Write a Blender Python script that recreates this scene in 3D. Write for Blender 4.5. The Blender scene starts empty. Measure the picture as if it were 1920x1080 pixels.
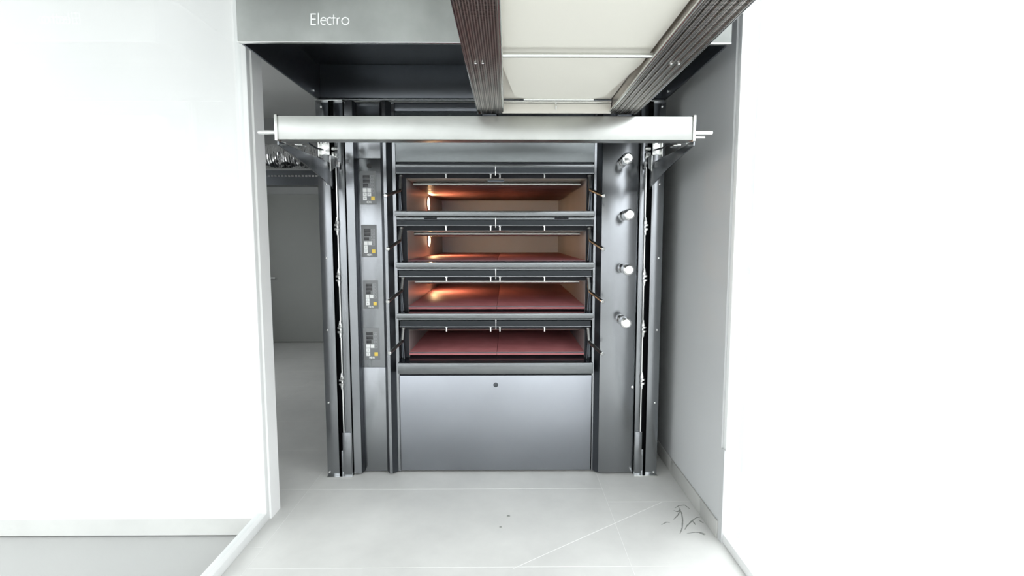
import bpy, bmesh, math, random
from mathutils import Vector, Matrix
random.seed(4)
C = bpy.context.scene.collection
sc = bpy.context.scene

# ------------------------------------------------------------------ camera
F_PX = 1000.0
PITCH = math.atan(94/F_PX); YAW = math.atan(9/F_PX)
CAM = Vector((0.093, -3.571, 1.639))
cd = bpy.data.cameras.new('camera'); cam = bpy.data.objects.new('camera', cd); C.objects.link(cam)
cd.sensor_width = 36; cd.lens = 36*F_PX/1920; cd.clip_start = 0.02; cd.clip_end = 200
cam.location = CAM; cam.rotation_euler = (math.pi/2-PITCH, 0, -YAW)
sc.camera = cam
FW = Vector((math.sin(YAW)*math.cos(PITCH), math.cos(YAW)*math.cos(PITCH), -math.sin(PITCH)))
RT = Vector((math.cos(YAW), -math.sin(YAW), 0)); UP = RT.cross(FW)
def at(u, v, Y):
    """point of the place at depth Y that the photograph shows at pixel (u, v)"""
    d = FW*F_PX + RT*(u-960) + UP*(540-v)
    return CAM + d*((Y-CAM.y)/d.y)
def atz(u, v, z):
    d = FW*F_PX + RT*(u-960) + UP*(540-v)
    return CAM + d*((z-CAM.z)/d.z)
def X(u, Y=0.0, v=500): return at(u, v, Y).x
def Z(v, Y=0.0, u=925): return at(u, v, Y).z

# ------------------------------------------------------------------ light
w = bpy.data.worlds.new('world'); sc.world = w; w.use_nodes = True
bg = w.node_tree.nodes['Background']
bg.inputs[0].default_value = (0.96, 0.98, 1.0, 1); bg.inputs[1].default_value = 4.2
def portal(name, loc, rot, sx, sy):
    l = bpy.data.lights.new(name, 'AREA'); l.shape = 'RECTANGLE'; l.size = sx; l.size_y = sy
    l.cycles.is_portal = True
    o = bpy.data.objects.new(name, l); o.location = loc; o.rotation_euler = rot; C.objects.link(o)
XL, XR = -1.29, 1.245          # side walls of the front bay
YF, YB = -6.2, 4.78            # shop front, back wall
YE = -0.80                     # where the right wall gives way to glass
YP = -0.45                     # partition left of the oven
ZC = 3.45
portal('portal_right', (XR+0.06, (YF+YE)/2, 1.65), (0, math.pi/2, 0), 3.3, YE-YF)
portal('portal_left', (XL-0.06, (YF+YP)/2, 1.65), (0, -math.pi/2, 0), 3.3, YP-YF)
portal('portal_back', (-4.3, 2.0, 1.95), (0, -math.pi/2, 0), 1.8, 2.9)
portal('portal_front', ((XL+XR)/2, YF-0.08, 2.1), (math.pi/2, 0, 0), XR-XL, 2.3)
sc.view_settings.view_transform = 'Standard'; sc.view_settings.look = 'None'
sc.view_settings.gamma = 1; sc.view_settings.use_curve_mapping = False
sc.view_settings.exposure = 0.05

# ------------------------------------------------------------------ materials
def nt(name):
    m = bpy.data.materials.new(name); m.use_nodes = True
    return m, m.node_tree.nodes, m.node_tree.links, m.node_tree.nodes['Principled BSDF']
def plain(name, col, rough=0.5, metal=0.0, emit=None, es=0):
    m, n, l, b = nt(name)
    b.inputs['Base Color'].default_value = (*col, 1); b.inputs['Roughness'].default_value = rough
    b.inputs['Metallic'].default_value = metal
    if emit: b.inputs['Emission Color'].default_value = (*emit, 1); b.inputs['Emission Strength'].default_value = es
    return m
def ramp(n, l, src, a, b, ca, cb):
    r = n.new('ShaderNodeValToRGB'); r.color_ramp.elements[0].position = a; r.color_ramp.elements[1].position = b
    r.color_ramp.elements[0].color = (*ca, 1); r.color_ramp.elements[1].color = (*cb, 1)
    l.new(src, r.inputs[0]); return r
def steel(name, col, rough=0.3, grain=(60, 60, 1.2), blot=0.05, bump=0.006, scale=1.5):
    """brushed metal: fine stretched grain, soft smudges"""
    m, n, l, b = nt(name)
    tc = n.new('ShaderNodeTexCoord'); mp = n.new('ShaderNodeMapping'); mp.inputs['Scale'].default_value = grain
    l.new(tc.outputs['Object'], mp.inputs[0])
    g = n.new('ShaderNodeTexNoise'); g.inputs['Scale'].default_value = 14; g.inputs['Detail'].default_value = 3
    l.new(mp.outputs[0], g.inputs['Vector'])
    s = n.new('ShaderNodeTexNoise'); s.inputs['Scale'].default_value = scale; s.inputs['Detail'].default_value = 5
    l.new(tc.outputs['Object'], s.inputs['Vector'])
    c0 = tuple(c*(1-blot*2) for c in col); c1 = tuple(min(1, c*(1+blot)) for c in col)
    r = ramp(n, l, s.outputs['Fac'], 0.3, 0.7, c0, c1); l.new(r.outputs[0], b.inputs['Base Color'])
    mr = n.new('ShaderNodeMapRange'); mr.inputs[3].default_value = rough-0.02; mr.inputs[4].default_value = rough+0.03
    l.new(g.outputs['Fac'], mr.inputs[0]); l.new(mr.outputs[0], b.inputs['Roughness'])
    bp = n.new('ShaderNodeBump'); bp.inputs['Strength'].default_value = bump; bp.inputs['Distance'].default_value = 0.01
    l.new(g.outputs['Fac'], bp.inputs['Height']); l.new(bp.outputs[0], b.inputs['Normal'])
    b.inputs['Metallic'].default_value = 1
    return m
M = {}
M['steel'] = steel('brushed_steel', (0.29, 0.30, 0.315), 0.20)
M['steel_h'] = steel('brushed_steel_horizontal', (0.20, 0.21, 0.215), 0.22, (1.2, 60, 60))
M['door_bar'] = steel('door_bar_steel', (0.045, 0.049, 0.054), 0.25, (1.2, 60, 60))
M['beam'] = steel('beam_steel', (0.50, 0.51, 0.49), 0.33, (1.2, 60, 60), 0.05, 0.006, 5)
M['header'] = steel('header_steel', (0.20, 0.215, 0.22), 0.26, (1.2, 60, 60))
M['steel_door'] = steel('satin_steel', (0.34, 0.355, 0.385), 0.33, (30, 30, 1.2), 0.05)
M['steel_bright'] = steel('bright_steel', (0.74, 0.75, 0.73), 0.22, (1.2, 60, 60), 0.04)
M['steel_hood'] = steel('hood_steel', (0.26, 0.272, 0.26), 0.33, (1.5, 50, 50), 0.12, 0.006, 3.2)
M['steel_dark'] = steel('darkened_steel', (0.10, 0.108, 0.12), 0.30)  # darkened copy of the steel; the bevels' dark reflections sit in its colour
M['steel_dark_h'] = steel('darkened_steel_horizontal', (0.16, 0.17, 0.185), 0.30, (1.2, 50, 50))  # hood inside: dark reflections on stainless painted as a darker base
M['chrome'] = plain('polished_metal', (0.85, 0.85, 0.84), 0.14, 1)
M['rod'] = plain('worn_rod_metal', (0.30, 0.30, 0.29), 0.35, 1)
M['black'] = plain('black_enamel', (0.012, 0.013, 0.016), 0.15)
M['void'] = plain('dark_recess', (0.025, 0.026, 0.03), 0.6)  # near-black colour for slot backs, gaps and the chamber surround
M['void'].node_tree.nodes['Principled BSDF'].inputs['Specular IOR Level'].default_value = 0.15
M['rubber'] = plain('black_rubber', (0.02, 0.02, 0.02), 0.6)
M['liner'] = steel('chamber_liner', (0.52, 0.50, 0.49), 0.36, (1.2, 30, 30), 0.08)
M['liner'].node_tree.nodes['Principled BSDF'].inputs['Metallic'].default_value = 0.55
M['liner_back'] = plain('chamber_back_plate', (0.76, 0.84, 0.95), 0.5, 0.0)
M['wall'] = None
def paint(name, col, var=0.03, rough=0.75):
    m, n, l, b = nt(name)
    tc = n.new('ShaderNodeTexCoord'); s = n.new('ShaderNodeTexNoise'); s.inputs['Scale'].default_value = 1.3
    s.inputs['Detail'].default_value = 6; l.new(tc.outputs['Object'], s.inputs['Vector'])
    r = ramp(n, l, s.outputs['Fac'], 0.3, 0.7, tuple(c*(1-var) for c in col), tuple(min(1, c*(1+var)) for c in col))
    l.new(r.outputs[0], b.inputs['Base Color']); b.inputs['Roughness'].default_value = rough
    f = n.new('ShaderNodeTexNoise'); f.inputs['Scale'].default_value = 120; l.new(tc.outputs['Object'], f.inputs['Vector'])
    bp = n.new('ShaderNodeBump'); bp.inputs['Strength'].default_value = 0.05; bp.inputs['Distance'].default_value = 0.004
    l.new(f.outputs['Fac'], bp.inputs['Height']); l.new(bp.outputs[0], b.inputs['Normal'])
    return m
M['wall'] = paint('grey_wall_paint', (0.56, 0.57, 0.57))
M['wall_white'] = paint('white_wall_paint', (0.88, 0.88, 0.87))
M['ceiling'] = paint('ceiling_paint', (0.78, 0.78, 0.77))
M['door'] = paint('door_paint', (0.46, 0.47, 0.45))
M['belt'] = paint('canvas_belt', (0.80, 0.78, 0.71), 0.015, 0.9)
M['tray'] = paint('loader_tray', (0.80, 0.77, 0.70), 0.02, 0.5)
M['pavement'] = paint('pale_pavement', (0.45, 0.45, 0.44))
M['render'] = paint('reflected_block_render', (0.80, 0.80, 0.80))
def floor_mat():
    m, n, l, b = nt('grey_porcelain_tile')
    tc = n.new('ShaderNodeTexCoord')
    s = n.new('ShaderNodeTexNoise'); s.inputs['Scale'].default_value = 2.2; s.inputs['Detail'].default_value = 8
    s.inputs['Roughness'].default_value = 0.62; l.new(tc.outputs['Object'], s.inputs['Vector'])
    r = ramp(n, l, s.outputs['Fac'], 0.3, 0.72, (0.60, 0.60, 0.58), (0.72, 0.72, 0.695))
    l.new(r.outputs[0], b.inputs['Base Color'])
    mr = n.new('ShaderNodeMapRange'); mr.inputs[3].default_value = 0.28; mr.inputs[4].default_value = 0.45
    l.new(s.outputs['Fac'], mr.inputs[0]); l.new(mr.outputs[0], b.inputs['Roughness'])
    b.inputs['Specular IOR Level'].default_value = 0.45
    return m
M['floor'] = floor_mat()
M['grout'] = plain('pale_grout', (0.80, 0.80, 0.78), 0.8)
M['skirting'] = paint('skirting_tile', (0.46, 0.46, 0.44), 0.05, 0.4)
M['scuff'] = plain('rubber_scuff', (0.25, 0.26, 0.24), 0.7)
def glass(name, tint=(0.97, 0.98, 0.98), refl=0.06, rough=0.0):
    m, n, l, b = nt(name); n.remove(b)
    out = n['Material Output']
    t = n.new('ShaderNodeBsdfTransparent'); t.inputs[0].default_value = (*tint, 1)
    g = n.new('ShaderNodeBsdfGlossy'); g.inputs['Roughness'].default_value = rough
    mx = n.new('ShaderNodeMixShader'); mx.inputs[0].default_value = refl
    l.new(t.outputs[0], mx.inputs[1]); l.new(g.outputs[0], mx.inputs[2])
    l.new(mx.outputs[0], out.inputs[0]); return m
M['glass'] = glass('window_glass')
M['door_glass'] = glass('oven_door_glass', (0.90, 0.89, 0.87))
def hearth():
    m, n, l, b = nt('red_stone_hearth')
    tc = n.new('ShaderNodeTexCoord'); s = n.new('ShaderNodeTexNoise'); s.inputs['Scale'].default_value = 9
    s.inputs['Detail'].default_value = 8; l.new(tc.outputs['Object'], s.inputs['Vector'])
    r = ramp(n, l, s.outputs['Fac'], 0.3, 0.75, (0.46, 0.16, 0.17), (0.56, 0.21, 0.22))
    l.new(r.outputs[0], b.inputs['Base Color']); b.inputs['Roughness'].default_value = 0.52; b.inputs['Specular IOR Level'].default_value = 0.35
    return m
M['hearth'] = hearth()
def perforated():
    m, n, l, b = nt('perforated_steel')
    tc = n.new('ShaderNodeTexCoord'); mp = n.new('ShaderNodeMapping'); mp.inputs['Scale'].default_value = (125, 125, 0)
    l.new(tc.outputs['Object'], mp.inputs[0])
    v = n.new('ShaderNodeTexVoronoi'); v.inputs['Randomness'].default_value = 0.0; v.inputs['Scale'].default_value = 1
    l.new(mp.outputs[0], v.inputs['Vector'])
    r = ramp(n, l, v.outputs['Distance'], 0.36, 0.44, (0.03, 0.028, 0.027), (0.62, 0.58, 0.55))
    l.new(r.outputs[0], b.inputs['Base Color'])
    b.inputs['Metallic'].default_value = 1; b.inputs['Roughness'].default_value = 0.32
    return m
M['perf'] = perforated()
def foil():
    m, n, l, b = nt('crinkled_foil')
    tc = n.new('ShaderNodeTexCoord'); v = n.new('ShaderNodeTexVoronoi'); v.inputs['Scale'].default_value = 14
    l.new(tc.outputs['Object'], v.inputs['Vector'])
    bp = n.new('ShaderNodeBump'); bp.inputs['Strength'].default_value = 0.8; bp.inputs['Distance'].default_value = 0.03
    l.new(v.outputs['Distance'], bp.inputs['Height']); l.new(bp.outputs[0], b.inputs['Normal'])
    b.inputs['Base Color'].default_value = (0.85, 0.85, 0.85, 1); b.inputs['Metallic'].default_value = 1; b.inputs['Roughness'].default_value = 0.25
    return m
M['foil'] = foil()
M['panel_face'] = plain('control_film', (0.19, 0.195, 0.20), 0.3)
M['display'] = plain('dark_display', (0.03, 0.03, 0.032), 0.2)
M['white_key'] = plain('white_key', (0.85, 0.86, 0.85), 0.5)
M['yellow_key'] = plain('yellow_key', (0.85, 0.62, 0.10), 0.5)
M['icon'] = plain('pale_print', (0.45, 0.46, 0.47), 0.6)
M['white_print'] = plain('white_print', (0.85, 0.86, 0.85), 0.6)
M['lamp'] = plain('lamp_glass', (1, 0.9, 0.8), 0.3, 0, (1.0, 0.80, 0.55), 12)

# ------------------------------------------------------------------ builders
class MB:
    def __init__(s): s.bm = bmesh.new()
    def box(s, x0, x1, y0, y1, z0, z1, bev=0.0):
        x0, x1 = sorted((x0, x1)); y0, y1 = sorted((y0, y1)); z0, z1 = sorted((z0, z1))
        t = bmesh.new()
        vs = [t.verts.new((x, y, z)) for x in (x0, x1) for y in (y0, y1) for z in (z0, z1)]
        for f in ((0,1,3,2), (4,6,7,5), (0,4,5,1), (2,3,7,6), (0,2,6,4), (1,5,7,3)): t.faces.new([vs[i] for i in f])
        if bev: bmesh.ops.bevel(t, geom=t.edges[:], offset=bev, segments=2, affect='EDGES', profile=0.5)
        s.merge(t); return s
    def merge(s, t):
        bmesh.ops.recalc_face_normals(t, faces=t.faces[:])
        me = bpy.data.meshes.new('t'); t.to_mesh(me); t.free(); s.bm.from_mesh(me); bpy.data.meshes.remove(me)
    def prism(s, pts, off, bev=0.0):
        """closed polygon of 3-D points swept by vector off"""
        t = bmesh.new(); off = Vector(off)
        a = [t.verts.new(Vector(p)) for p in pts]; b = [t.verts.new(Vector(p)+off) for p in pts]
        t.faces.new(a); t.faces.new(b[::-1]); k = len(pts)
        for i in range(k): t.faces.new((a[i], b[i], b[(i+1) % k], a[(i+1) % k]))
        if bev: bmesh.ops.bevel(t, geom=t.edges[:], offset=bev, segments=1, affect='EDGES')
        s.merge(t); return s
    def lathe(s, origin, axis, prof, seg=24):
        """prof: list of (distance along axis, radius)"""
        t = bmesh.new(); o = Vector(origin); ax = Vector(axis).normalized()
        u = ax.orthogonal().normalized(); v = ax.cross(u); rings = []
        for d, r in prof:
            rings.append([t.verts.new(o+ax*d+(u*math.cos(2*math.pi*k/seg)+v*math.sin(2*math.pi*k/seg))*max(r, 1e-5)) for k in range(seg)])
        for a, b in zip(rings, rings[1:]):
            for k in range(seg): t.faces.new((a[k], a[(k+1) % seg], b[(k+1) % seg], b[k]))
        t.faces.new(rings[0][::-1]); t.faces.new(rings[-1])
        s.merge(t); return s
    def cyl(s, p0, p1, r, seg=16, ch=0.0):
        p0, p1 = Vector(p0), Vector(p1); L = (p1-p0).length
        pr = [(0, r), (L, r)] if not ch else [(0, r-ch), (ch, r), (L-ch, r), (L, r-ch)]
        return s.lathe(p0, p1-p0, pr, seg)
    def tube(s, path, r, seg=12):
        t = bmesh.new(); path = [Vector(p) for p in path]; rings = []; prev = None
        for i, p in enumerate(path):
            d = (path[min(i+1, len(path)-1)]-path[max(i-1, 0)]).normalized()
            u = d.orthogonal().normalized() if prev is None else (prev-d*prev.dot(d)).normalized()
            prev = u; v = d.cross(u)
            rings.append([t.verts.new(p+(u*math.cos(2*math.pi*k/seg)+v*math.sin(2*math.pi*k/seg))*r) for k in range(seg)])
        for a, b in zip(rings, rings[1:]):
            for k in range(seg): t.faces.new((a[k], a[(k+1) % seg], b[(k+1) % seg], b[k]))
        t.faces.new(rings[0][::-1]); t.faces.new(rings[-1])
        s.merge(t); return s
    def ball(s, c, r, sc=(1,1,1)):
        t = bmesh.new(); bmesh.ops.create_uvsphere(t, u_segments=16, v_segments=10, radius=r)
        for v in t.verts: v.co = Vector((v.co.x*sc[0], v.co.y*sc[1], v.co.z*sc[2]))+Vector(c)
        s.merge(t); return s
    def build(s, name, mat, parent=None, smooth=True, label=None):
        me = bpy.data.meshes.new(name)
        org = Vector((0, 0, 0))
        if parent is not None:
            r = parent
            while r.parent: r = r.parent
            org = r.location
        else:
            bb = [v.co for v in s.bm.verts]
            org = Vector((sum(v.x for v in bb)/len(bb), sum(v.y for v in bb)/len(bb), min(v.z for v in bb)))
        bmesh.ops.translate(s.bm, verts=s.bm.verts, vec=-org)
        s.bm.to_mesh(me); s.bm.free()
        me.materials.append(M[mat] if isinstance(mat, str) else mat)
        if smooth:
            for p in me.polygons: p.use_smooth = True
            me.set_sharp_from_angle(angle=math.radians(32))
        o = bpy.data.objects.new(name, me); C.objects.link(o)
        if parent is None: o.location = org
        else: o.parent = parent
        if label: o['label'] = label
        return o
def thing(name, label, cat, loc=(0, 0, 0), group=None):
    o = bpy.data.objects.new(name, None); C.objects.link(o); o.location = loc; o.empty_display_size = 0.1
    o['label'] = label; o['category'] = cat
    if group: o['group'] = group
    return o
def tag(o, label, cat, group=None):
    o['label'] = label; o['category'] = cat
    if group: o['group'] = group
    return o
def struct(name, mb, mat, parent=None):
    o = mb.build(name, mat, parent)
    if parent is None: o['kind'] = 'structure'
    return o

# ------------------------------------------------------------------ the room
fl = struct('floor', MB().prism([(-4.2, YP-0.12, -0.1), (XL-0.07, YP-0.12, -0.1), (XL-0.07, YF-0.1, -0.1), (XR+0.07, YF-0.1, -0.1), (XR+0.07, YB+0.1, -0.1), (-4.2, YB+0.1, -0.1)], (0, 0, 0.1)), 'floor')
XT = at(1140, 945, 0).x       # placeholder, replaced by the joint position on the floor
p = atz(1155, 985, 0); XT = p.x
g = MB(); h = 0.0006; gw = 0.0022
def joint(x0, y0, x1, y1, wd=gw):
    a = Vector((x0, y0, 0)); b = Vector((x1, y1, 0)); d = (b-a).normalized(); n = Vector((-d.y, d.x, 0))*wd/2
    g.prism([a-n, b-n, b+n, a+n], (0, 0, h))
ya, yb_, yc = atz(960, 1063, 0).y, atz(1150, 941, 0).y, atz(600, 918, 0).y
TW = 1.92; TD = ya-yb_                       # tile joints: wide slabs in staggered rows
cols = [XR+0.04, XT, XT-TW/1.0, XT-TW*1.5, XT-TW*2, -4.2]
for cx in cols[1:-1]: joint(cx, YF if cx > XL else YP-0.1, cx, YB)
for i in range(len(cols)-1):
    hi, lo = cols[i], cols[i+1]
    base = [yb_, yc, yc, yb_, yc][i]
    for k in range(-8, 20):
        y = base+k*abs(TD)
        if i == 1 and k < 0: y = ya+(k+1)*abs(TD)
        if y > YB: break
        if y > YP-0.1: joint(lo, y, hi, y)
        elif y > YF and hi > XL: joint(max(lo, XL), y, hi, y)
a = atz(962, 1066, 0); b = atz(1242, 941, 0); joint(a.x, a.y, b.x, b.y, 0.0035)  # long pale diagonal line, drawn wider than the joints
struct('grout_and_diagonal_line', g, 'grout', fl)
s = MB()
def scuff(pts, wd):
    P = [atz(u, v, 0) for u, v in pts]
    Q = []
    for i in range(len(P)-1):
        for k in range(6): Q.append(P[i].lerp(P[i+1], k/6))
    Q.append(P[-1])
    n = len(Q)
    for i in range(n-1):
        a, b = Q[i], Q[i+1]; d = (b-a).normalized(); nn = Vector((-d.y, d.x, 0))
        w0 = wd*(0.35+0.65*math.sin(math.pi*(i+0.5)/n)*random.uniform(0.7, 1.2))
        s.prism([a-nn*w0, b-nn*w0, b+nn*w0, a+nn*w0], (0, 0, 0.0004))
for pts in ([(1265,953),(1273,948),(1284,947),(1293,954)], [(1272,950),(1278,962),(1280,975),(1279,990),(1275,1001)],
            [(1276,956),(1271,966),(1263,974)], [(1263,957),(1270,960),(1276,955)], [(1319,968),(1305,971),(1296,978),(1288,986),(1284,993)],
            [(1298,976),(1304,984)], [(1310,975),(1319,981)], [(1288,1000),(1304,998),(1316,999),(1323,1002)], [(1240,984),(1250,979),(1256,980)],
            [(1311,999),(1321,1003)]):
    scuff(pts, 0.004)
struct('scuff_marks', s, 'scuff', fl)['label'] = 'dark rubber scuff strokes on the tiles near the right wall'

wr = struct('wall_right', MB().box(XR, XR+0.12, YE, YB+0.1, 0, ZC), 'wall')
struct('wall_back', MB().box(-4.2, XR, YB, YB+0.12, 0, ZC), 'wall')
struct('wall_left', MB().box(-4.32, -4.2, YP-0.12, 0.6, 0, ZC).box(-4.32, -4.2, 3.4, YB+0.1, 0, ZC).box(-4.32, -4.2, 0.6, 3.4, 2.8, ZC).box(-4.32, -4.2, 0.6, 3.4, 0, 1.1), 'wall')
struct('wall_partition', MB().box(-4.2, XL-0.0, YP-0.12, YP, 0, ZC), 'wall_white')
mb = MB().box(XL, XR, YF-0.12, YF, 0, 0.95).box(XL, XR, YF-0.12, YF, 3.25, ZC)
struct('wall_front', mb, 'wall_white')
struct('ceiling', MB().box(-4.32, XR+0.12, YF-0.12, YB+0.12, ZC, ZC+0.1), 'ceiling')
struct('pavement', MB().box(-40, 40, -40, 20, -0.16, -0.11), 'pavement')
def glazing(name, x, y0, y1, z0, z1):
    m = MB(); t = 0.03
    m.box(x-t, x+t, y0, y1, z0, z0+0.05, 0.004).box(x-t, x+t, y0, y1, z1-0.05, z1, 0.004)
    m.box(x-t, x+t, y0, y0+0.05, z0+0.05, z1-0.05, 0.004).box(x-t, x+t, y1-0.04, y1, z0+0.05, z1-0.05, 0.004)
    f = struct(name, m, 'white_print')
    q = MB().box(x-0.004, x+0.004, y0+0.05, y1-0.04, z0+0.05, z1-0.05).build('pane', 'glass', f)
    return f
glazing('window_1', XR+0.04, YF, YE, 0, ZC)
glazing('window_2', XL-0.04, YF, YP-0.12, 0, ZC)
glazing('window_added_back', -4.26, 0.6, 3.4, 1.1, 2.8)  # window added in the left wall to brighten the back room
struct('reflected_street_block', MB().box(-16, 16, -24, -22, -0.11, 5.2).box(14, 16, -22, 8, -0.11, 5.2).box(-16, -14, -22, 14, -0.11, 5.2), 'render')  # unseen blocks added for the steel to reflect, dimmer than the sky
m = MB(); z0, z1 = 0.95, 3.25
m.box(XL, XR, YF-0.09, YF-0.03, z0, z0+0.05, 0.004).box(XL, XR, YF-0.09, YF-0.03, z1-0.05, z1, 0.004)
for xx in (XL, (XL+XR)/2-0.025, XR-0.05): m.box(xx, xx+0.05, YF-0.09, YF-0.03, z0+0.05, z1-0.05, 0.004)
w3 = struct('window_front_unseen', m, 'white_print')  # unseen shop window behind the camera, placed for the steel to reflect
for q0, q1 in ((XL+0.05, (XL+XR)/2-0.025), ((XL+XR)/2+0.025, XR-0.05)):
    MB().box(q0, q1, YF-0.064, YF-0.056, z0+0.05, z1-0.05).build('pane', 'glass', w3)
# skirting tiles on the right wall
y = YE
segs = [(YE, -0.55), (-0.55, 0.02), (0.02, 0.62), (0.62, 1.22), (1.22, 2.4)]
for i, (a, b) in enumerate(segs):
    t = 0.010 if b <= 0.03 else 0.008
    struct('baseboard_right' if i == 0 else 'baseboard_right.%03d' % i, MB().box(XR-t, XR, a+0.0015, b-0.0015, 0, 0.10, 0.002), 'skirting')
struct('baseboard_back', MB().box(-4.2, XR-0.02, YB-0.01, YB, 0, 0.09, 0.002), 'skirting')
# low step of wall left standing below the opening edge
struct('trim_1', MB().box(XR, XR+0.01, YE-0.045, YE, 0.0, Z(841, YE)), 'wall')
# door far behind on the left
zt = Z(365, YB, 570)
d1 = struct('door_1', MB().box(-3.75, -2.55, YB-0.035, YB-0.002, 0.01, zt, 0.003), 'door')
MB().cyl((-3.62, YB-0.035, 1.02), (-3.62, YB-0.075, 1.02), 0.011).cyl((-3.62, YB-0.075, 1.02), (-3.50, YB-0.075, 1.02), 0.010, 12, 0.003).build('door_handle', 'chrome', d1)
# foil duct and cable tray
yd = 3.3
zc = Z(293, yd, 570); n = 60; prof = []
for i in range(n*2+1): prof.append((i*1.9/(n*2), 0.145+(0.010 if i % 2 else 0.0)))
o = MB().lathe((-3.6, yd, zc), (1, 0, 0), prof, 28).build('ventilation_duct', 'foil')
tag(o, 'silver crinkled foil duct running behind the left loader column', 'duct')
zt0, zt1 = Z(349, yd, 570), Z(322, yd, 570)
tr = thing('cable_tray', 'dark steel tray with bright slotted edge below the foil duct', 'tray', (-2.6, yd, zt0))
m = MB().box(-3.6, -1.7, yd-0.14, yd+0.14, zt0, zt0+0.01).box(-3.6, -1.7, yd-0.15, yd-0.14, zt0, zt1)
m.build('channel', 'steel_dark_h', tr)
m = MB()
for i in range(45):
    x = -3.58+i*0.042; m.box(x, x+0.028, yd-0.156, yd-0.150, (zt0+zt1)/2+0.01, (zt0+zt1)/2+0.028)
m.build('slot_strip', 'chrome', tr)
for xx in (-3.3, -2.1): MB().cyl((xx, yd+0.19, zt0), (xx, yd+0.19, ZC), 0.008).box(xx-0.02, xx+0.02, yd-0.1, yd+0.2, zt0-0.012, zt0).build('hanger', 'steel', tr)

# ------------------------------------------------------------------ deck oven
YD = 0.04      # plane of the deck fronts
YCH = 0.10     # where the baking chambers begin
YCB = 2.08     # their back walls
oven = thing('deck_oven', 'tall stainless four-deck bakery oven with red baking hearths', 'oven', (-0.02, 1.1, 0))
ZTOP = Z(189)
xa, xb = X(653.5), X(668)            # outer facade strip left
xc0, xc1 = X(674, YD), X(718, YD)    # control column
xf0, xf1 = X(722.5), X(728)          # fin
xg0, xg1 = X(739.5, YD), X(745, YD)  # inner post left
xr0, xr1 = X(1112, YD), X(1116, YD)  # inner post right
xh0, xh1 = X(1127), X(1194)          # smooth right panel
zf = 0.012
def vprism(pts, z0, z1, name, mat, lab=None, bev=0.0):
    return MB().prism([(x, y, z0) for x, y in pts], (0, 0, z1-z0), bev).build(name, mat, oven, True, lab)
vprism([(xa, 0), (xb, 0), (xb, 0.02), (xa, 0.09)], zf, ZTOP, 'facade_strip', 'steel')
vprism([(xb+0.001, 0.001), (xc0, YD), (xc0, YD+0.02), (xb+0.001, 0.02)], zf, ZTOP, 'bevelled_trim', 'steel_dark')
zp = [Z(884.5, YD, 700), Z(688, YD), Z(297.5, YD), Z(197, YD), ZTOP]
MB().box(xc0, xc1, YD, YD+0.03, zf, zp[1]-0.001, 0.0015).build('lower_column_panel', 'steel', oven)
MB().box(xc0, xc1, YD-0.002, YD+0.03, zp[1]+0.001, zp[2]-0.001, 0.0015).build('control_column', 'steel', oven)
MB().box(xc0, xc1, YD, YD+0.03, zp[2]+0.001, ZTOP, 0.0015).build('upper_column_panel', 'steel', oven)
vprism([(xc1+0.001, YD+0.02), (xc1+0.001, YD-0.002), (xf0-0.001, 0.003), (xf0-0.001, YD+0.02)], zf, ZTOP, 'bevelled_trim', 'steel_dark')
vprism([(xf0, 0), (xf1, 0), (xf1, 0.03), (xf0, 0.03)], zf, ZTOP, 'fin', 'steel')
vprism([(xf1+0.001, 0.001), (xg0, YD), (xg0, YD+0.03), (xf1+0.001, 0.03)], zf, ZTOP, 'bevelled_trim', 'steel_dark')
vprism([(xg0, YD), (xg1, YD), (xg1, YD+0.05), (xg0, YD+0.05)], zf, ZTOP, 'inner_post', 'steel')
vprism([(xr0, YD), (xr1, YD), (xr1, YD+0.05), (xr0, YD+0.05)], zf, ZTOP, 'inner_post', 'steel')
vprism([(xr1, YD), (xh0-0.001, 0.001), (xh0-0.001, 0.03), (xr1, YD+0.03)], zf, ZTOP, 'bevelled_trim', 'steel_dark')
MB().box(xh0, xh1, 0, 0.05, zf, ZTOP, 0.002).build('right_facade_panel', 'steel', oven)
# body behind the facade
xo0, xo1 = xa+0.005, xh1-0.002
MB().box(xo0, xg0-0.002, 0.10, YCB+0.2, 0.02, ZTOP).build('side_casing', 'steel_dark', oven)
MB().box(xr1+0.004, xo1, 0.10, YCB+0.2, 0.02, ZTOP).build('side_casing', 'steel_dark', oven)
zt1c = Z(336, YCH)+0.03
MB().box(xg0, xr1, 0.10, YCB+0.2, zt1c, ZTOP).build('top_casing', 'steel_dark', oven)
MB().box(xg0, xr1, 0.10, YCB+0.2, 0.02, Z(690, YCH)).build('plinth_casing', 'steel_dark', oven)
# fascia above the decks
zh0 = Z(303.5, YD)
MB().box(xg1+0.0005, xr0-0.0005, YD+0.004, YD+0.05, zh0, Z(209, YD), 0.002).build('header_panel', 'header', oven)
MB().box(xg1+0.0005, xr0-0.0005, YD+0.008, YD+0.05, Z(208, YD), ZTOP, 0.002).build('header_panel', 'steel_dark_h', oven)
# bottom door
MB().box(X(749.5, YD, 800), X(1110, YD, 800), YD, YD+0.05, Z(881.5, YD, 930), Z(704, YD), 0.002).build('service_door', 'steel_door', oven)
dr = oven.children[-1] if False else [o for o in bpy.data.objects if o.name.startswith('service_door')][0]
lk = at(929.5, 721.5, YD)
MB().lathe(lk, (0, -1, 0), [(0, 0.016), (0.003, 0.016), (0.005, 0.013), (0.005, 0.010), (0.002, 0.009)]).build('lock', 'steel_dark', dr)
MB().box(xg1, xr0, YD+0.012, YD+0.09, zf, Z(681, YD), 0).build('dark_backing', 'void', oven)

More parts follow.
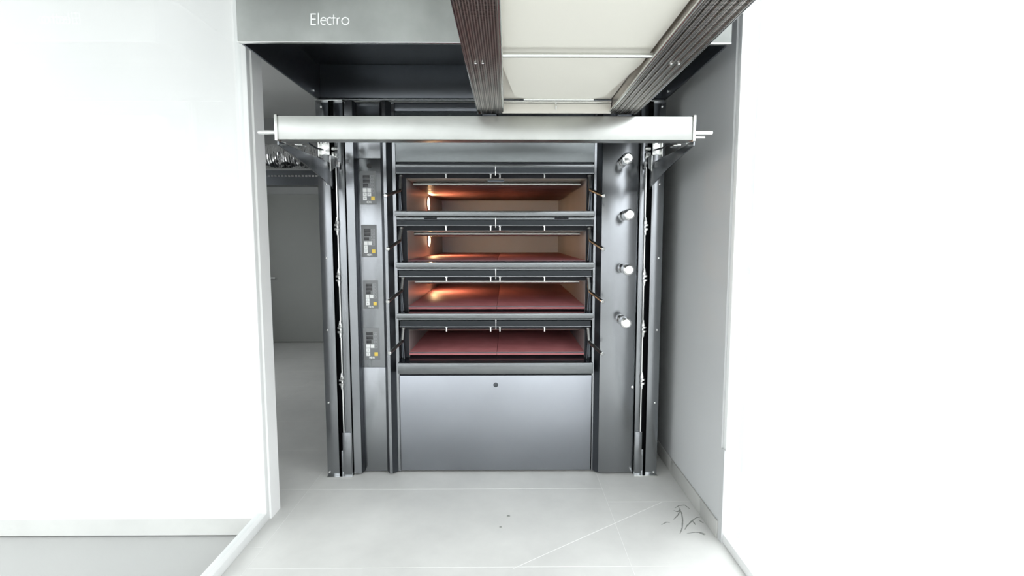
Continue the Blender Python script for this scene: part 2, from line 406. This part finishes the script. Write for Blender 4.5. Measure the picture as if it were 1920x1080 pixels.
decks = [  # sill top, sill bottom, bar a (light) top/bottom, door bar top/bottom, chamber top, chamber floor
    dict(lt=308, lb=314, dt=314.5, db=325.5, ct=335, cf=400, st=395.5, sb=405.5, edge=(745, 1112)),
    dict(lt=407.5, lb=412, dt=412.5, db=423, ct=432.5, cf=488, st=492, sb=502, edge=(745, 1112)),
    dict(lt=503.5, lb=506.5, dt=507, db=518.5, ct=526, cf=573.5, st=588, sb=597.5, edge=(746, 1112)),
    dict(lt=598.5, lb=600, dt=600.5, db=612.5, ct=617, cf=659.5, st=681, sb=701, edge=(747, 1111))]
cx0, cx1 = X(762, YCH, 345), X(1099.5, YCH, 345)
xm = X(929.5, YD)
for i, d in enumerate(decks):
    zs1, zs0 = Z(d['st'], -0.005), Z(d['sb'], -0.005)
    zct, zcf = Z(d['ct'], YCH), Z(d['cf'], YCH)
    x0, x1 = xg1+0.001, xr0-0.001
    MB().box(x0-0.004, x1+0.004, -0.005, YD+0.05, zs0, zs1, 0.0025).build('deck_sill', 'steel_h', oven)
    # threshold of black enamel between sill and hearth
    MB().prism([(x0, 0.0, zs1+0.0005), (x0, YCH+0.03, min(zcf-0.03, zs1+0.03) if i > 1 else zs1+0.002), (x0, YCH+0.03, zs0), (x0, 0.0, zs0+0.002)], (x1-x0, 0, 0)).build('threshold', 'black', oven)
    # top bar, dark door bar, underline
    MB().box(x0, x1, YD-0.002, YD+0.04, Z(d['lb'], YD), Z(d['lt'], YD), 0.001).build('deck_rail', 'steel_h', oven)
    for (q0, q1) in ((x0+(0.004 if i < 2 else 0.010), xm-0.003), (xm+0.003, x1-(0.004 if i < 2 else 0.010))):
        za, zb = Z(d['db'], YD), Z(d['dt'], YD)
        dd = MB().prism([(q0, YD-0.006, za), (q0, YD-0.012, zb), (q0, YD+0.02, zb), (q0, YD+0.02, za)], (q1-q0, 0, 0), 0.001).build('oven_door', 'door_bar', oven)
        MB().box(q0, q1, YD-0.011, YD-0.006, za-0.001, za+0.004, 0.001).build('lip', 'steel', dd)
        # glass pane folded up under the chamber roof
        zg = zct-0.004
        MB().prism([(q0+0.05, YCH-0.02, zg), (q0+0.05, YCH+0.13, zg-0.006), (q0+0.05, YCH+0.13, zg), (q0+0.05, YCH-0.02, zg+0.002)], (q1-q0-0.06, 0, 0)).build('door_pane', 'door_glass', dd)
        left = q0 < xm-0.1
        for u in ((836.5, 920) if left else (937.5, 1021)):
            uu = u+(0 if i < 2 else (0.7 if u < 900 else 0))
            pp = at(uu, d['db']+5.5, YD+0.015)
            MB().cyl((pp.x, pp.y, pp.z-0.014), (pp.x, pp.y, za+0.0), 0.0065, 12, 0.002).cyl((pp.x, pp.y, za-0.008), (pp.x, pp.y, za), 0.0095, 6).build('stud', 'chrome', dd)
        # crank lever
        L = [[(751.5,330),(750.5,357),(723,366.5)], [(752.5,427.5),(749,452),(727,466.5)], [(755.5,521),(753,545),(727,566)], [(756.5,616),(754,640),(730.5,662)]][i]
        Rr = [[(1105,330),(1107,356),(1131.5,367)], [(1104.5,428),(1107,451),(1131,467)], [(1103,521),(1105.5,546),(1130,565.5)], [(1102.5,616),(1104.5,641),(1129,663.5)]][i]
        K = L if left else Rr
        a, b, c = at(*K[0], YD-0.005), at(*K[1], YD-0.045), at(*K[2], -0.20)
        path = [a]
        for k in range(1, 8): path.append(a.lerp(b, k/8))
        for k in range(0, 5):
            t = k/4; path.append((a.lerp(b, 0.93)*(1-t)**2+b*2*t*(1-t)+b.lerp(c, 0.10)*t*t))
        path.append(c)
        hd = MB().tube(path, 0.0108, 14).ball(a, 0.0125, (1.1, 1, 0.8)).build('handle', 'rod', dd)
        MB().cyl(b.lerp(c, 0.93), c+(c-b).normalized()*0.006, 0.0125, 18, 0.003).build('end_cap', 'chrome', hd)
        # side linkage inside the reveal
        e = x0+0.012 if left else x1-0.012
        sg = 1 if left else -1
        MB().tube([(e+sg*0.004, YD+0.03, zct-0.02), (e+sg*0.016, YD+0.035, zs1+0.01)], 0.006).box(e-0.004, e+0.008, YD+0.05, YD+0.056, zs1, zct-0.015).build('linkage', 'steel_dark', dd)
    MB().box(xm-0.0022, xm+0.0022, YD-0.02, YD+0.02, Z(d['db']+4, YD), Z(d['lt']+(1 if i == 0 else 0), YD), 0.0008).build('centre_divider', 'chrome', oven)
    if i == 0:
        a, b = at(914, 336.5, YD+0.02), at(945.5, 341.5, YD+0.02)
        MB().box(a.x, b.x, YD+0.015, YD+0.03, b.z, a.z, 0.001).build('catch_plate', 'steel_dark', oven)
    if i == 1:
        for u0, u1 in ((795, 819), (1040, 1066)):
            a, b = at(u0, 408, YD-0.003), at(u1, 411, YD-0.003)
            MB().box(a.x, b.x, YD-0.0035, YD-0.001, b.z, a.z).build('vent_slot', 'void', oven)
    # reveal plates beside the chamber mouth
    # baking chamber
    t = 0.012; m = MB()
    zlo = zcf-0.035
    m.box(cx0-t, cx0, YCH, YCB, zlo, zct+t).box(cx1, cx1+t, YCH, YCB, zlo, zct+t)
    m.box(cx0, cx1, YCH+0.0, YCB, zct, zct+t)
    chm = m.build('baking_chamber', 'liner', oven)
    MB().box(cx0-t, cx1+t, YCB, YCB+t, zlo, zct+t).build('back_wall', 'liner_back', chm)
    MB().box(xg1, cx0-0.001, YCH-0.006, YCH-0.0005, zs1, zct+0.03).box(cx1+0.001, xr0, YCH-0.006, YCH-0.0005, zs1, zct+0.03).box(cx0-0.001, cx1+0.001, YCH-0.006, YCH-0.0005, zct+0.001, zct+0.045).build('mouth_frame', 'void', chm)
    MB().box(cx0, (cx0+cx1)/2-0.001, YCH-0.002, YCB, zcf-0.022, zcf, 0.002).build('hearth_stone', 'hearth', chm)
    MB().box((cx0+cx1)/2+0.001, cx1, YCH-0.002, YCB, zcf-0.022, zcf, 0.002).build('hearth_stone', 'hearth', chm)
    MB().box(cx0+0.001, cx1-0.001, YCH-0.007, YCH-0.003, zcf-0.007, zcf-0.001, 0.001).build('hearth_edge', 'steel_dark', chm)
    MB().box(cx0+0.004, cx1-0.004, YCH+0.01, YCH+0.135, zct-0.0008, zct-0.0002).build('ceiling_glare_strip', 'tray', chm)  # pale strip standing in for the bright reflection under the chamber roof
    ntube = 20 if i == 0 else 6
    for k in range(ntube):
        yy = YCH+0.16+k*(1.55/ntube)
        MB().cyl((cx0+0.02, yy, zct-0.020), (cx1-0.02, yy, zct-0.020), 0.015, 12).build('heating_tube', 'beam', chm)
    if i < 3:
        uL, vL = ((804.5, 382), (805, 450.5), (806, 529))[i]
        YL = 1.07
        zl = Z(vL, YL, 805) if i < 2 else zcf+0.135
        rL = 0.055
        MB().lathe((cx0, YL, zl), (1, 0, 0), [(0, rL+0.012), (0.006, rL+0.012), (0.008, rL)], 28).build('lamp_bezel', 'steel', chm)
        MB().lathe((cx0+0.007, YL, zl), (1, 0, 0), [(0, rL), (0.004, rL*0.9), (0.007, rL*0.5), (0.008, 0.002)], 28).build('lamp_lens', 'lamp', chm, True, 'glowing round lamp lens')
        ld = bpy.data.lights.new('chamber_lamp', 'AREA'); ld.shape = 'DISK'; ld.size = 2*rL; ld.color = (1.0, 0.60, 0.28)
        ld.energy = 3.4
        lo = bpy.data.objects.new('chamber_lamp', ld); lo.location = Vector((cx0+0.02, YL, zl))-oven.location
        lo.rotation_euler = (0, -math.pi/2, 0); lo.parent = oven; C.objects.link(lo)
# steam pulls
for (u0, v0, u1, v1) in ((1168, 303, 1180, 299.5), (1171, 404, 1181, 403.5), (1169.5, 503.5, 1180.5, 505), (1165, 599.5, 1177, 605)):
    b = at(u0, v0, -0.03)
    MB().lathe((b.x, 0.0, b.z), (0, -1, 0), [(0, 0.030), (0.006, 0.032), (0.020, 0.032), (0.030, 0.026), (0.036, 0.020), (0.100, 0.020), (0.104, 0.030), (0.112, 0.036), (0.165, 0.037), (0.180, 0.034), (0.187, 0.025), (0.189, 0.003)], 28).build('steam_pull_knob', 'chrome', oven)
a = at(692, 311, YD-0.003)
MB().lathe(a, (0, -1, 0), [(0, 0.016), (0.004, 0.015), (0.006, 0.009), (0.006, 0.001)]).build('push_button', 'rubber', oven)
# small stray mark low on the right facade
a = at(1186, 726, 0)
MB().lathe((a.x, -0.001, a.z), (0, -1, 0), [(0, 0.010), (0.002, 0.007), (0.003, 0.001)], 12).build('cap_plug', 'chrome', oven)
# text
LET = {'H': [[(0,0),(0,1)],[(.6,0),(.6,1)],[(0,.5),(.6,.5)]], 'E': [[(.5,0),(0,0),(0,1),(.5,1)],[(0,.5),(.45,.5)]],
       'I': [[(.1,0),(.1,1)]], 'N': [[(0,0),(0,1),(.6,0),(.6,1)]]}
ADV = {'H': .85, 'E': .75, 'I': .4, 'N': .85}
def strokes(mb, polys, Y, wd, dep=0.0008):
    """flat pen strokes standing on the plane y = Y, one mitred ribbon per polyline"""
    for j, P in enumerate(polys):
        P = [Vector((x, 0, z)) for x, z in P]
        closed = (P[0]-P[-1]).length < 1e-6
        if closed: P = P[:-1]
        n = len(P); L, R = [], []
        for i in range(n):
            a = P[(i-1) % n] if (closed or i > 0) else None; b = P[(i+1) % n] if (closed or i < n-1) else None
            d0 = (P[i]-a).normalized() if a is not None else None; d1 = (b-P[i]).normalized() if b is not None else None
            if d0 is None: d0 = d1
            if d1 is None: d1 = d0
            n0 = Vector((-d0.z, 0, d0.x)); n1 = Vector((-d1.z, 0, d1.x)); m = (n0+n1)
            m = m.normalized() if m.length > 1e-4 else n0
            m = m*(wd/2)/max(0.4, m.dot(n0)); L.append(P[i]+m); R.append(P[i]-m)
        t = bmesh.new(); dd = dep*(1+0.12*(j % 3))
        vs = [[t.verts.new((p.x, y, p.z)) for p in S] for S in (L, R) for y in (Y, Y-dd)]
        for i in range(n if closed else n-1):
            k = (i+1) % n
            for A, B in ((0, 1), (1, 3), (3, 2), (2, 0)): t.faces.new((vs[A][i], vs[A][k], vs[B][k], vs[B][i]))
        if not closed:
            for i in (0, n-1): t.faces.new((vs[0][i], vs[1][i], vs[3][i], vs[2][i]))
        mb.merge(t)
# control panels: (u0, v0, u1, v1)
PAN = [(674.5, 321, 706.5, 383.5), (677, 421.5, 707.5, 482), (680.5, 525.5, 710, 579), (681, 615, 712.5, 674.5)]
for i, (u0, v0, u1, v1) in enumerate(PAN):
    Yp = YD-0.002
    a, b = at(u0, v0, Yp), at(u1, v1, Yp); W = b.x-a.x; H = a.z-b.z
    if i == 0: pass
    pan = MB().box(a.x, b.x, Yp-0.0025, Yp, b.z, a.z, 0.001).build('control_panel', 'panel_face', oven)
    Yq = Yp-0.0025
    def PX(fx): return a.x+fx*W
    def PZ(fz): return a.z-fz*H
    for k, (f0, f1, g0, g1) in enumerate(((.19,.60,.12,.225), (.19,.60,.245,.355), (.19,.50,.38,.48))):
        MB().box(PX(f0), PX(f1), Yq-0.001, Yq, PZ(g1), PZ(g0), 0.0005).build('display', 'display', pan)
    ic = MB()
    for k in range(5):
        g0 = .13+k*.105
        x0_, x1_, za_, zb_ = PX(.66), PX(.86), PZ(g0+.075), PZ(g0)
        strokes(ic, [[(x0_, za_), (x1_, za_), (x1_, zb_), (x0_, zb_), (x0_, za_)], [((x0_+x1_)/2, za_+0.004), ((x0_+x1_)/2, zb_-0.004)]], Yq, 0.0016)
    ic.build('icon_strip', 'icon', pan)
    bh = .115
    for (f0, g0) in ((.17, .51), (.44, .51), (.17, .635), (.17, .76)) + (((.44, .635),) if i == 0 else ()):
        k_ = MB().box(PX(f0), PX(f0+.235), Yq-0.002, Yq, PZ(g0+bh), PZ(g0), 0.0008).build('key', 'white_key', pan)
        if g0 > .6:
            s2 = MB(); cx_, cz_ = PX(f0+.1175), PZ(g0+bh/2)
            strokes(s2, [[(cx_-0.004, cz_-0.004), (cx_, cz_+0.004), (cx_+0.004, cz_-0.004)] if g0 < .7 else [(cx_-0.004, cz_+0.003), (cx_+0.004, cz_+0.003), (cx_, cz_-0.004), (cx_-0.004, cz_+0.003)]], Yq-0.002, 0.0015, 0.0004)
            s2.build('key_print', 'panel_face', pan)
    MB().box(PX(.67), PX(.89), Yq-0.002, Yq, PZ(.76+bh), PZ(.76), 0.0008).build('power_key', 'yellow_key', pan)
    tx = MB(); ux = PX(.36); hz = H*.055; zz = PZ(.955); sc_ = hz
    for ch in 'HEIN':
        strokes(tx, [[(ux+x*sc_, zz+z*hz) for x, z in P] for P in LET[ch]], Yq, 0.0026)
        ux += ADV[ch]*sc_*1.05
    tx.build('lettering', 'white_print', pan)

# ------------------------------------------------------------------ lift columns
def column(side, label):
    L = side == 'l'
    if L:
        o0, o1, s1, r0, r1, i0, i1 = X(603.5), X(626.5), X(635.5), X(636.3), X(639.6), X(640), X(652)
        lean = 0
    else:
        o0, o1, s1, r0, r1, i0, i1 = X(1239.5), X(1217.5), X(1208.5), X(1207.6), X(1203.8), X(1202.6), X(1195.4)
    root = thing('lift_column', label, 'column', ((o0+i1)/2, 0.1, 0))
    zt = ZTOP-0.002; z0 = 0.006
    sg = 1 if L else -1
    MB().box(o0, o1, -0.02, -0.016, z0, zt, 0.001).box(o0, o0+sg*0.004, -0.016, 0.30, z0, zt).box(o1-sg*0.003, o1, -0.016, 0.012, z0, zt).build('outer_flange', 'steel', root)
    MB().box(o0+sg*0.004, i1, 0.12, 0.13, z0, zt).build('slot_back', 'void', root)
    MB().box(r0-sg*0.002, i1, -0.018, -0.012, z0+0, zt, 0.001).box(i1-sg*0.003, i1, -0.012, 0.12, z0, zt).box(r0-sg*0.002, r0+sg*0.002, -0.012, 0.12, z0, zt).build('inner_flange', 'steel', root)
    MB().box(min(o0, i1)-0.003, max(o0, i1)+0.003, -0.038, 0.12, 0, 0.006, 0.001).build('base_plate', 'steel_bright', root)
    MB().box(min(o0, i1)-0.003, max(o0, i1)+0.003, -0.035, 0.12, zt-0.006, zt, 0.001).build('top_plate', 'steel_bright', root)
    rc = (r0+r1)/2
    zb = Z(810, -0.03); ztp = Z(312, -0.03)
    MB().cyl((rc, -0.028, zb), (rc, -0.028, ztp), 0.0055, 12).build('lift_rod', 'chrome', root)
    for v in (425, 520.5, 617, 714.5):
        zc_ = Z(v, -0.03); k_ = MB()
        k_.cyl((rc-sg*0.002, -0.032, zc_+0.018), (rc-sg*0.002, -0.032, zc_+0.034), 0.0125, 6)
        k_.cyl((rc-sg*0.006, -0.034, zc_+0.003), (rc-sg*0.006, -0.034, zc_+0.017), 0.0155, 6, 0.002)
        k_.cyl((rc, -0.032, zc_-0.007), (rc, -0.032, zc_+0.003), 0.0085, 12)
        k_.cyl((rc-sg*0.006, -0.034, zc_-0.024), (rc-sg*0.006, -0.034, zc_-0.009), 0.0155, 6, 0.002)
        k_.lathe((rc-sg*0.002, -0.032, zc_-0.055), (0, 0, 1), [(0, 0.007), (0.008, 0.008), (0.028, 0.011), (0.031, 0.011)], 14)
        k_.lathe((rc-sg*0.002, -0.032, zc_+0.034), (0, 0, 1), [(0, 0.011), (0.02, 0.007), (0.026, 0.007)], 14)
        k_.build('rod_coupling', 'chrome', root)
    zb1 = Z(811, -0.03); zb2 = Z(846, -0.03)
    MB().box(r0-sg*0.006, i1-sg*0.004, -0.026, -0.018, z0, zb1, 0.001).box(r0-sg*0.022, r0-sg*0.006, -0.010, 0.0, z0, zb2, 0.001).build('foot_guard', 'steel', root)
    for v in (345, 484, 619, 755, 885):
        uu = (612, 612, 614, 616, 618)[[345, 484, 619, 755, 885].index(v)] if L else (1237, 1235, 1232, 1228, 1225.5)[[345, 484, 619, 755, 885].index(v)]
        pp = at(uu, v, -0.02)
        MB().lathe((pp.x, -0.02, pp.z), (0, -1, 0), [(0, 0.0075), (0.002, 0.0075), (0.005, 0.005), (0.006, 0.001)], 14).build('screw', 'chrome', root)
    pp = at(601.5 if L else 1242, 200, -0.02)
    MB().lathe((pp.x, -0.02, pp.z), (0, -1, 0), [(0, 0.0075), (0.002, 0.0075), (0.005, 0.005), (0.006, 0.001)], 14).build('screw', 'chrome', root)
    return root, o1, s1, rc, sg
cl, lo1, ls1, lrc, _ = column('l', 'steel lift column with slotted rod, left of the oven controls')
cr, ro1, rs1, rrc, _ = column('r', 'steel lift column with slotted rod, between oven and right wall')

# ------------------------------------------------------------------ extraction hood
zhb = Z(188.5, 0, 1248)
hx0, hx1 = at(594, 188, 0).x, at(1248.5, 188, 0).x
YH = CAM.y+(zhb-CAM.z)/((at(700, 80, 0).z-CAM.z)/(0-CAM.y))  # depth where this height is seen at v = 80
zin = Z(122, 0.03)
hood = thing('extraction_hood', 'large steel extraction hood with Electro lettering above the oven', 'hood', ((hx0+hx1)/2, YH/2, zhb))
t = 0.012
zhb2 = zhb+0.004
MB().box(hx0, hx1, YH, YH+0.004, zhb2, ZC-0.002, 0.001).build('front_panel', 'steel_hood', hood)
MB().box(hx0, hx1, YH-0.001, YH+0.022, zhb2-0.004, zhb2+0.0005, 0.001).box(hx0+t, hx1-t, YH+0.018, YH+0.022, zhb2, zhb2+0.02).build('front_lip', 'steel_bright', hood)
for x0_, x1_ in ((hx0, hx0+t), (hx1-t, hx1)):
    MB().box(x0_, x1_, YH+0.023, 0.10, zhb2, zin+0.02, 0.001).build('side_panel', 'steel_dark_h', hood)
for sx, xx in ((1, hx0+t), (-1, hx1-t)):
    for vv in (0.035, 0.30):
        MB().lathe((xx, -0.09, zhb2+vv*0.9), (sx, 0, 0), [(0, 0.010), (0.003, 0.010), (0.007, 0.006), (0.008, 0.001)], 14).build('screw', 'chrome', hood)
MB().box(hx0+t, hx1-t, 0.03, 0.05, zhb2, zin+0.006, 0.001).build('back_panel', 'steel_dark_h', hood)
MB().box(hx0+t, hx1-t, -0.004, 0.03, zhb2-0.006, zhb2+0.008, 0.001).build('back_lip', 'steel_h', hood)
MB().prism([(hx0+t, 0.028, zin), (hx0+t, YH+0.023, zin), (hx0+t, YH+0.023, zin+0.012), (hx0+t, 0.028, zin+0.012)], (hx1-hx0-2*t, 0, 0)).build('roof_panel', 'steel_dark_h', hood)
def arc(cx, cy, rx, ry, a0, a1, n=20):
    return [(cx+rx*math.cos(math.radians(a0+(a1-a0)*k/n)), cy+ry*math.sin(math.radians(a0+(a1-a0)*k/n))) for k in range(n+1)]
E_ = [[(592.5,26.5),(583.5,26.5),(583.5,46.3),(592.5,46.3)], [(583.5,36),(592,36)], [(597.3,24.5),(597.3,46.3)],
      [(601.8,38.5),(612.2,38.5)]+[(607+5.3*math.cos(math.radians(q)), 39.7-6.6*math.sin(math.radians(q))) for q in range(10, 320, 15)],
      [(618.8+5.2*math.cos(math.radians(q)), 39.7-6.6*math.sin(math.radians(q))) for q in range(48, 313, 15)],
      [(626,28),(626,46.3)], [(622.7,33.8),(629.6,33.8)], [(632.5,33.5),(632.5,46.3)], [(632.5,37.5),(634,34.8),(637.3,33.6)],
      [(647.8+6.6*math.cos(math.radians(q)), 39.7-6.6*math.sin(math.radians(q))) for q in range(0, 361, 15)]]
tx = MB(); Q = []
for P in E_: Q.append([(at(u, v, YH).x, at(u, v, YH).z) for u, v in P])
strokes(tx, Q, YH-0.0002, 0.0046, 0.002)
tx.build('lettering', 'white_print', hood, True, 'thin white letters reading Electro')

# ------------------------------------------------------------------ lift beam with brackets
YBm = -0.89
zb0, zb1 = Z(262, YBm, 1000), Z(218, YBm, 1000)
bx1 = at(1299, 240, YBm).x; bx0 = 2*((hx0+hx1)/2)-bx1-0.01
YBk = -0.80
beam = thing('lift_beam', 'long bright steel beam on two brackets across the oven front', 'beam', ((bx0+bx1)/2, (YBm+YBk)/2, zb0))
MB().box(bx0, bx1, YBm, YBk, zb0, zb1, 0.002).build('crossbar', 'beam', beam)
for x0_, x1_ in ((bx0-0.014, bx0), (bx1, bx1+0.014)):
    MB().box(x0_, x1_, YBm-0.006, YBk+0.006, zb0-0.006, zb1+0.006, 0.002).build('end_cap', 'steel_bright', beam)
a = at(1336, 249.5, YBm+0.04)
zax = Z(249.5, YBm+0.04, 1320)
MB().cyl((bx1+0.014, YBm+0.04, zax), (a.x, YBm+0.04, zax), 0.010, 18, 0.002).cyl((bx1+0.014, YBm+0.06, zax-0.018), (a.x-0.03, YBm+0.06, zax-0.018), 0.007, 14, 0.002).build('axle_pin', 'chrome', beam)
MB().cyl((bx0-0.014, YBm+0.04, zax), (bx0-0.014-(a.x-bx1-0.014), YBm+0.04, zax), 0.010, 18, 0.002).build('axle_pin', 'chrome', beam)
for sg, xs in ((1, (lo1+ls1)/2+0.004), (-1, (ro1+rs1)/2-0.004)):
    ztp = zb0-0.002; zlow = Z(356, -0.02, 925)
    yt = YBm+0.03
    prof = [(0.02, zlow-0.01), (-0.015, zlow-0.01), (-0.05, zlow+0.012)]
    for k in range(0, 9):
        t_ = k/8; y = -0.05+(yt+0.05)*t_; z = (zlow+0.012)+(ztp-0.02-zlow-0.012)*(t_**1.0) + 0.010*math.sin(math.pi*t_)
        prof.append((y, z))
    prof += [(yt, ztp), (0.02, ztp)]
    br = MB().prism([(xs-0.004, y, z) for y, z in prof], (0.008, 0, 0), 0.0015).build('bracket', 'steel', beam)
    # carriage plate and rollers on the inner side of the bracket
    def bu(u, v, Y):
        if sg == 1: return at(u, v, Y)
        return at(u, v, Y)
    us = (597, 618) if sg == 1 else (1224, 1241)
    Yc = -0.30
    a_, b_ = at(us[0], 270, Yc), at(us[1], 290, Yc)
    MB().box(a_.x, b_.x, Yc, Yc+0.006, b_.z, a_.z+0.02, 0.001).build('carriage_plate', 'steel_bright', beam)
    ou = 597.5 if sg == 1 else 1241.5
    q1, q2 = at(ou, 265, Yc-0.01), at(ou, 294, Yc-0.01)
    MB().box(q1.x-0.003, q1.x+0.003, Yc-0.02, Yc+0.05, q2.z, q1.z+0.03, 0.001).build('carriage_arm', 'steel_bright', beam)
    iu = 618.5 if sg == 1 else 1223
    q1, q2 = at(iu, 290, Yc+0.02), at(iu, 321, Yc+0.02)
    MB().prism([(q1.x-0.003, Yc+0.02, q1.z), (q1.x-0.003, Yc+0.02, q2.z), (q1.x-0.003, Yc+0.10, q2.z+0.03), (q1.x-0.003, Yc+0.10, q1.z)], (0.006, 0, 0), 0.001).build('latch_plate', 'steel_bright', beam)
    for uu in (602, 611) if sg == 1 else (1228, 1237):
        q = at(uu, 267, Yc-0.01)
        MB().cyl((q.x, Yc-0.008, q.z-0.004), (q.x, Yc-0.008, q.z+0.02), 0.006, 6).build('bolt', 'chrome', beam)
    ru = 630 if sg == 1 else 1213
    q = at(ru, 291, -0.12); q2 = at(ru, 280, -0.12)
    MB().box(q.x-0.016, q.x+0.016, -0.16, -0.11, q.z-0.02, q.z+0.012, 0.004).cyl((q2.x-0.018, -0.14, q2.z), (q2.x+0.018, -0.14, q2.z), 0.014, 18, 0.003).build('roller_block', 'steel_bright', beam)
    q = at(634 if sg == 1 else 1210, 309, -0.05)
    MB().cyl((q.x, -0.05, q.z-0.018), (q.x, -0.05, q.z+0.02), 0.013, 6, 0.002).build('rod_nut', 'chrome', beam)
    q = at(562 if sg == 1 else 1268, 266.5, -0.70)
    MB().box(q.x-0.02, q.x+0.02, -0.72, -0.66, q.z-0.012, zb0+0.0, 0.003).build('stop_block', 'steel_bright', beam)
    q0_ = at(578 if sg == 1 else 1258, 268, -0.5); q1_ = at(606 if sg == 1 else 1228, 281, Yc-0.03)
    MB().tube([q0_, q0_.lerp(q1_, 0.5)+Vector((0, 0, -0.008)), q1_], 0.005).build('pull_wire', 'steel_dark', beam)

# ------------------------------------------------------------------ belt loader resting on the beam
zl = Z(214.5, -0.86, 915)
YL0, YL1 = -0.865, -2.95
rx = [CAM.x-0.143, CAM.x-0.028, CAM.x+0.515, CAM.x+0.638]
ld = thing('belt_loader', 'raised belt loader with perforated rails and white canvas belt', 'loader', ((rx[0]+rx[3])/2, (YL0+YL1)/2, zl))
for (x0_, x1_, inn) in ((rx[0], rx[1], 1), (rx[2], rx[3], -1)):
    m = MB()
    # folded tray: ridged bottom, upright sides
    nr = 5; wseg = (x1_-x0_)
    m.box(x0_, x1_, YL1, YL0, zl+0.004, zl+0.010)
    for k in range(nr):
        xx = x0_+wseg*(k+0.75)/nr
        m.box(xx-0.0035, xx+0.0035, YL1, YL0-0.001, zl, zl+0.004, 0.001)
    m.box(x0_, x0_+0.003, YL1, YL0, zl+0.010, zl+0.085).box(x1_-0.003, x1_, YL1, YL0, zl+0.010, zl+0.085)
    r = m.build('side_rail', 'perf', ld)
    xi = x1_ if inn == 1 else x0_
    xo = x0_ if inn == 1 else x1_
    MB().cyl((xi+inn*0.006, YL1, zl+0.012), (xi+inn*0.006, YL0-0.005, zl+0.012), 0.007, 12).build('edge_tube', 'steel_bright', r)
    MB().box(min(xo, xo-inn*0.002)-0.001, max(xo, xo-inn*0.002)+0.001, YL1, YL0, zl+0.0, zl+0.095, 0.0005).build('outer_skirt', 'steel', r)
    for fx in (0.28, 0.50):
        xx = x0_+wseg*fx if inn == 1 else x1_-wseg*fx
        yy = atz(890, 119, zl).y
        MB().lathe((xx, yy, zl+0.004), (0, 0, -1), [(0, 0.005), (0.004, 0.005), (0.006, 0.003), (0.0065, 0.0005)], 12).build('rivet', 'chrome', r)
    xx = (x0_+x1_)/2
    MB().box(xx-0.035, xx+0.035, YL0-0.02, YL0+0.03, zb1+0.001, zl, 0.003).cyl((xx-0.03, YL0-0.022, zb1+0.008), (xx+0.03, YL0-0.022, zb1+0.008), 0.005).build('mount_foot', 'steel_dark', ld)
cxl = (rx[1]+rx[2])/2; hw = (rx[2]-rx[1])/2
zt_ = zl+0.072
MB().box(rx[1]+0.004, rx[2]-0.004, YL1, YL0-0.012, zl+0.070, zl+0.074).build('upper_tray', 'tray', ld)
# belt: long canvas with tapered, rounded nose
Ye = -0.985; hn = 0.205
pts = [(cxl-hw+0.008, YL1), (cxl-hw+0.008, Ye-0.50)]
def rnd(p0, p1, p2, r, n=8):
    a = (Vector(p0)-Vector(p1)).normalized()*r; b = (Vector(p2)-Vector(p1)).normalized()*r; p1 = Vector(p1)
    return [tuple((p1+a)*(1-t)**2+p1*2*t*(1-t)+(p1+b)*t*t) for t in [k/n for k in range(n+1)]]
A, B, D, E2 = (cxl-hw+0.008, Ye-0.50), (cxl-hn, Ye), (cxl+hn, Ye), (cxl+hw-0.008, Ye-0.50)
pts += rnd(A, B, D, 0.06)+rnd(B, D, E2, 0.06)+[E2, (cxl+hw-0.008, YL1)]
MB().prism([(x, y, zl+0.045) for x, y in pts], (0, 0, 0.020), 0.004).build('canvas_belt', 'belt', ld)
MB().cyl((cxl-hn+0.04, Ye+0.004, zl+0.042), (cxl+hn-0.04, Ye+0.004, zl+0.042), 0.005, 12).build('nose_bar', 'steel_bright', ld)
yr = atz(1080, 103.5, zl+0.022).y
MB().cyl((rx[1]+0.002, yr, zl+0.022), (rx[2]-0.002, yr, zl+0.022), 0.0085, 16).build('cross_rod', 'steel_bright', ld)
MB().box(rx[1]+0.004, rx[2]-0.004, YL0-0.012, YL0, zl+0.002, zl+0.05, 0.002).build('end_plate', 'tray', ld)
MB().box(rx[1]+0.004, rx[2]-0.004, YL0-0.035, YL0-0.012, zl+0.050, zl+0.056, 0.002).build('end_flange', 'steel_bright', ld)
q = at(1042, 200, YL0-0.02)
MB().tube([(q.x, YL0-0.013, q.z+0.018), (q.x, YL0-0.03, q.z+0.012), (q.x, YL0-0.034, q.z), (q.x, YL0-0.024, q.z-0.012)], 0.004).ball((q.x, YL0-0.02, q.z+0.02), 0.007).build('hook', 'chrome', ld)

# ------------------------------------------------------------------ crumbs on the floor
for k, (u, v, r, lab) in enumerate(((953.5, 968.5, 0.007, 'small dark crumb on the tiles, the farther of the two before the oven'),
                       (938.5, 989, 0.0055, 'small dark crumb on the tiles, the nearer of the two before the oven'))):
    c = atz(u, v, 0)
    bm_ = MB().ball((c.x, c.y, r*0.55), r, (1.3, 0.9, 0.55))
    for vv in bm_.bm.verts: vv.co += Vector((random.uniform(-1, 1), random.uniform(-1, 1), 0))*r*0.12
    tag(bm_.build('crumb', 'scuff'), lab, 'crumb', 'crumbs on the floor')
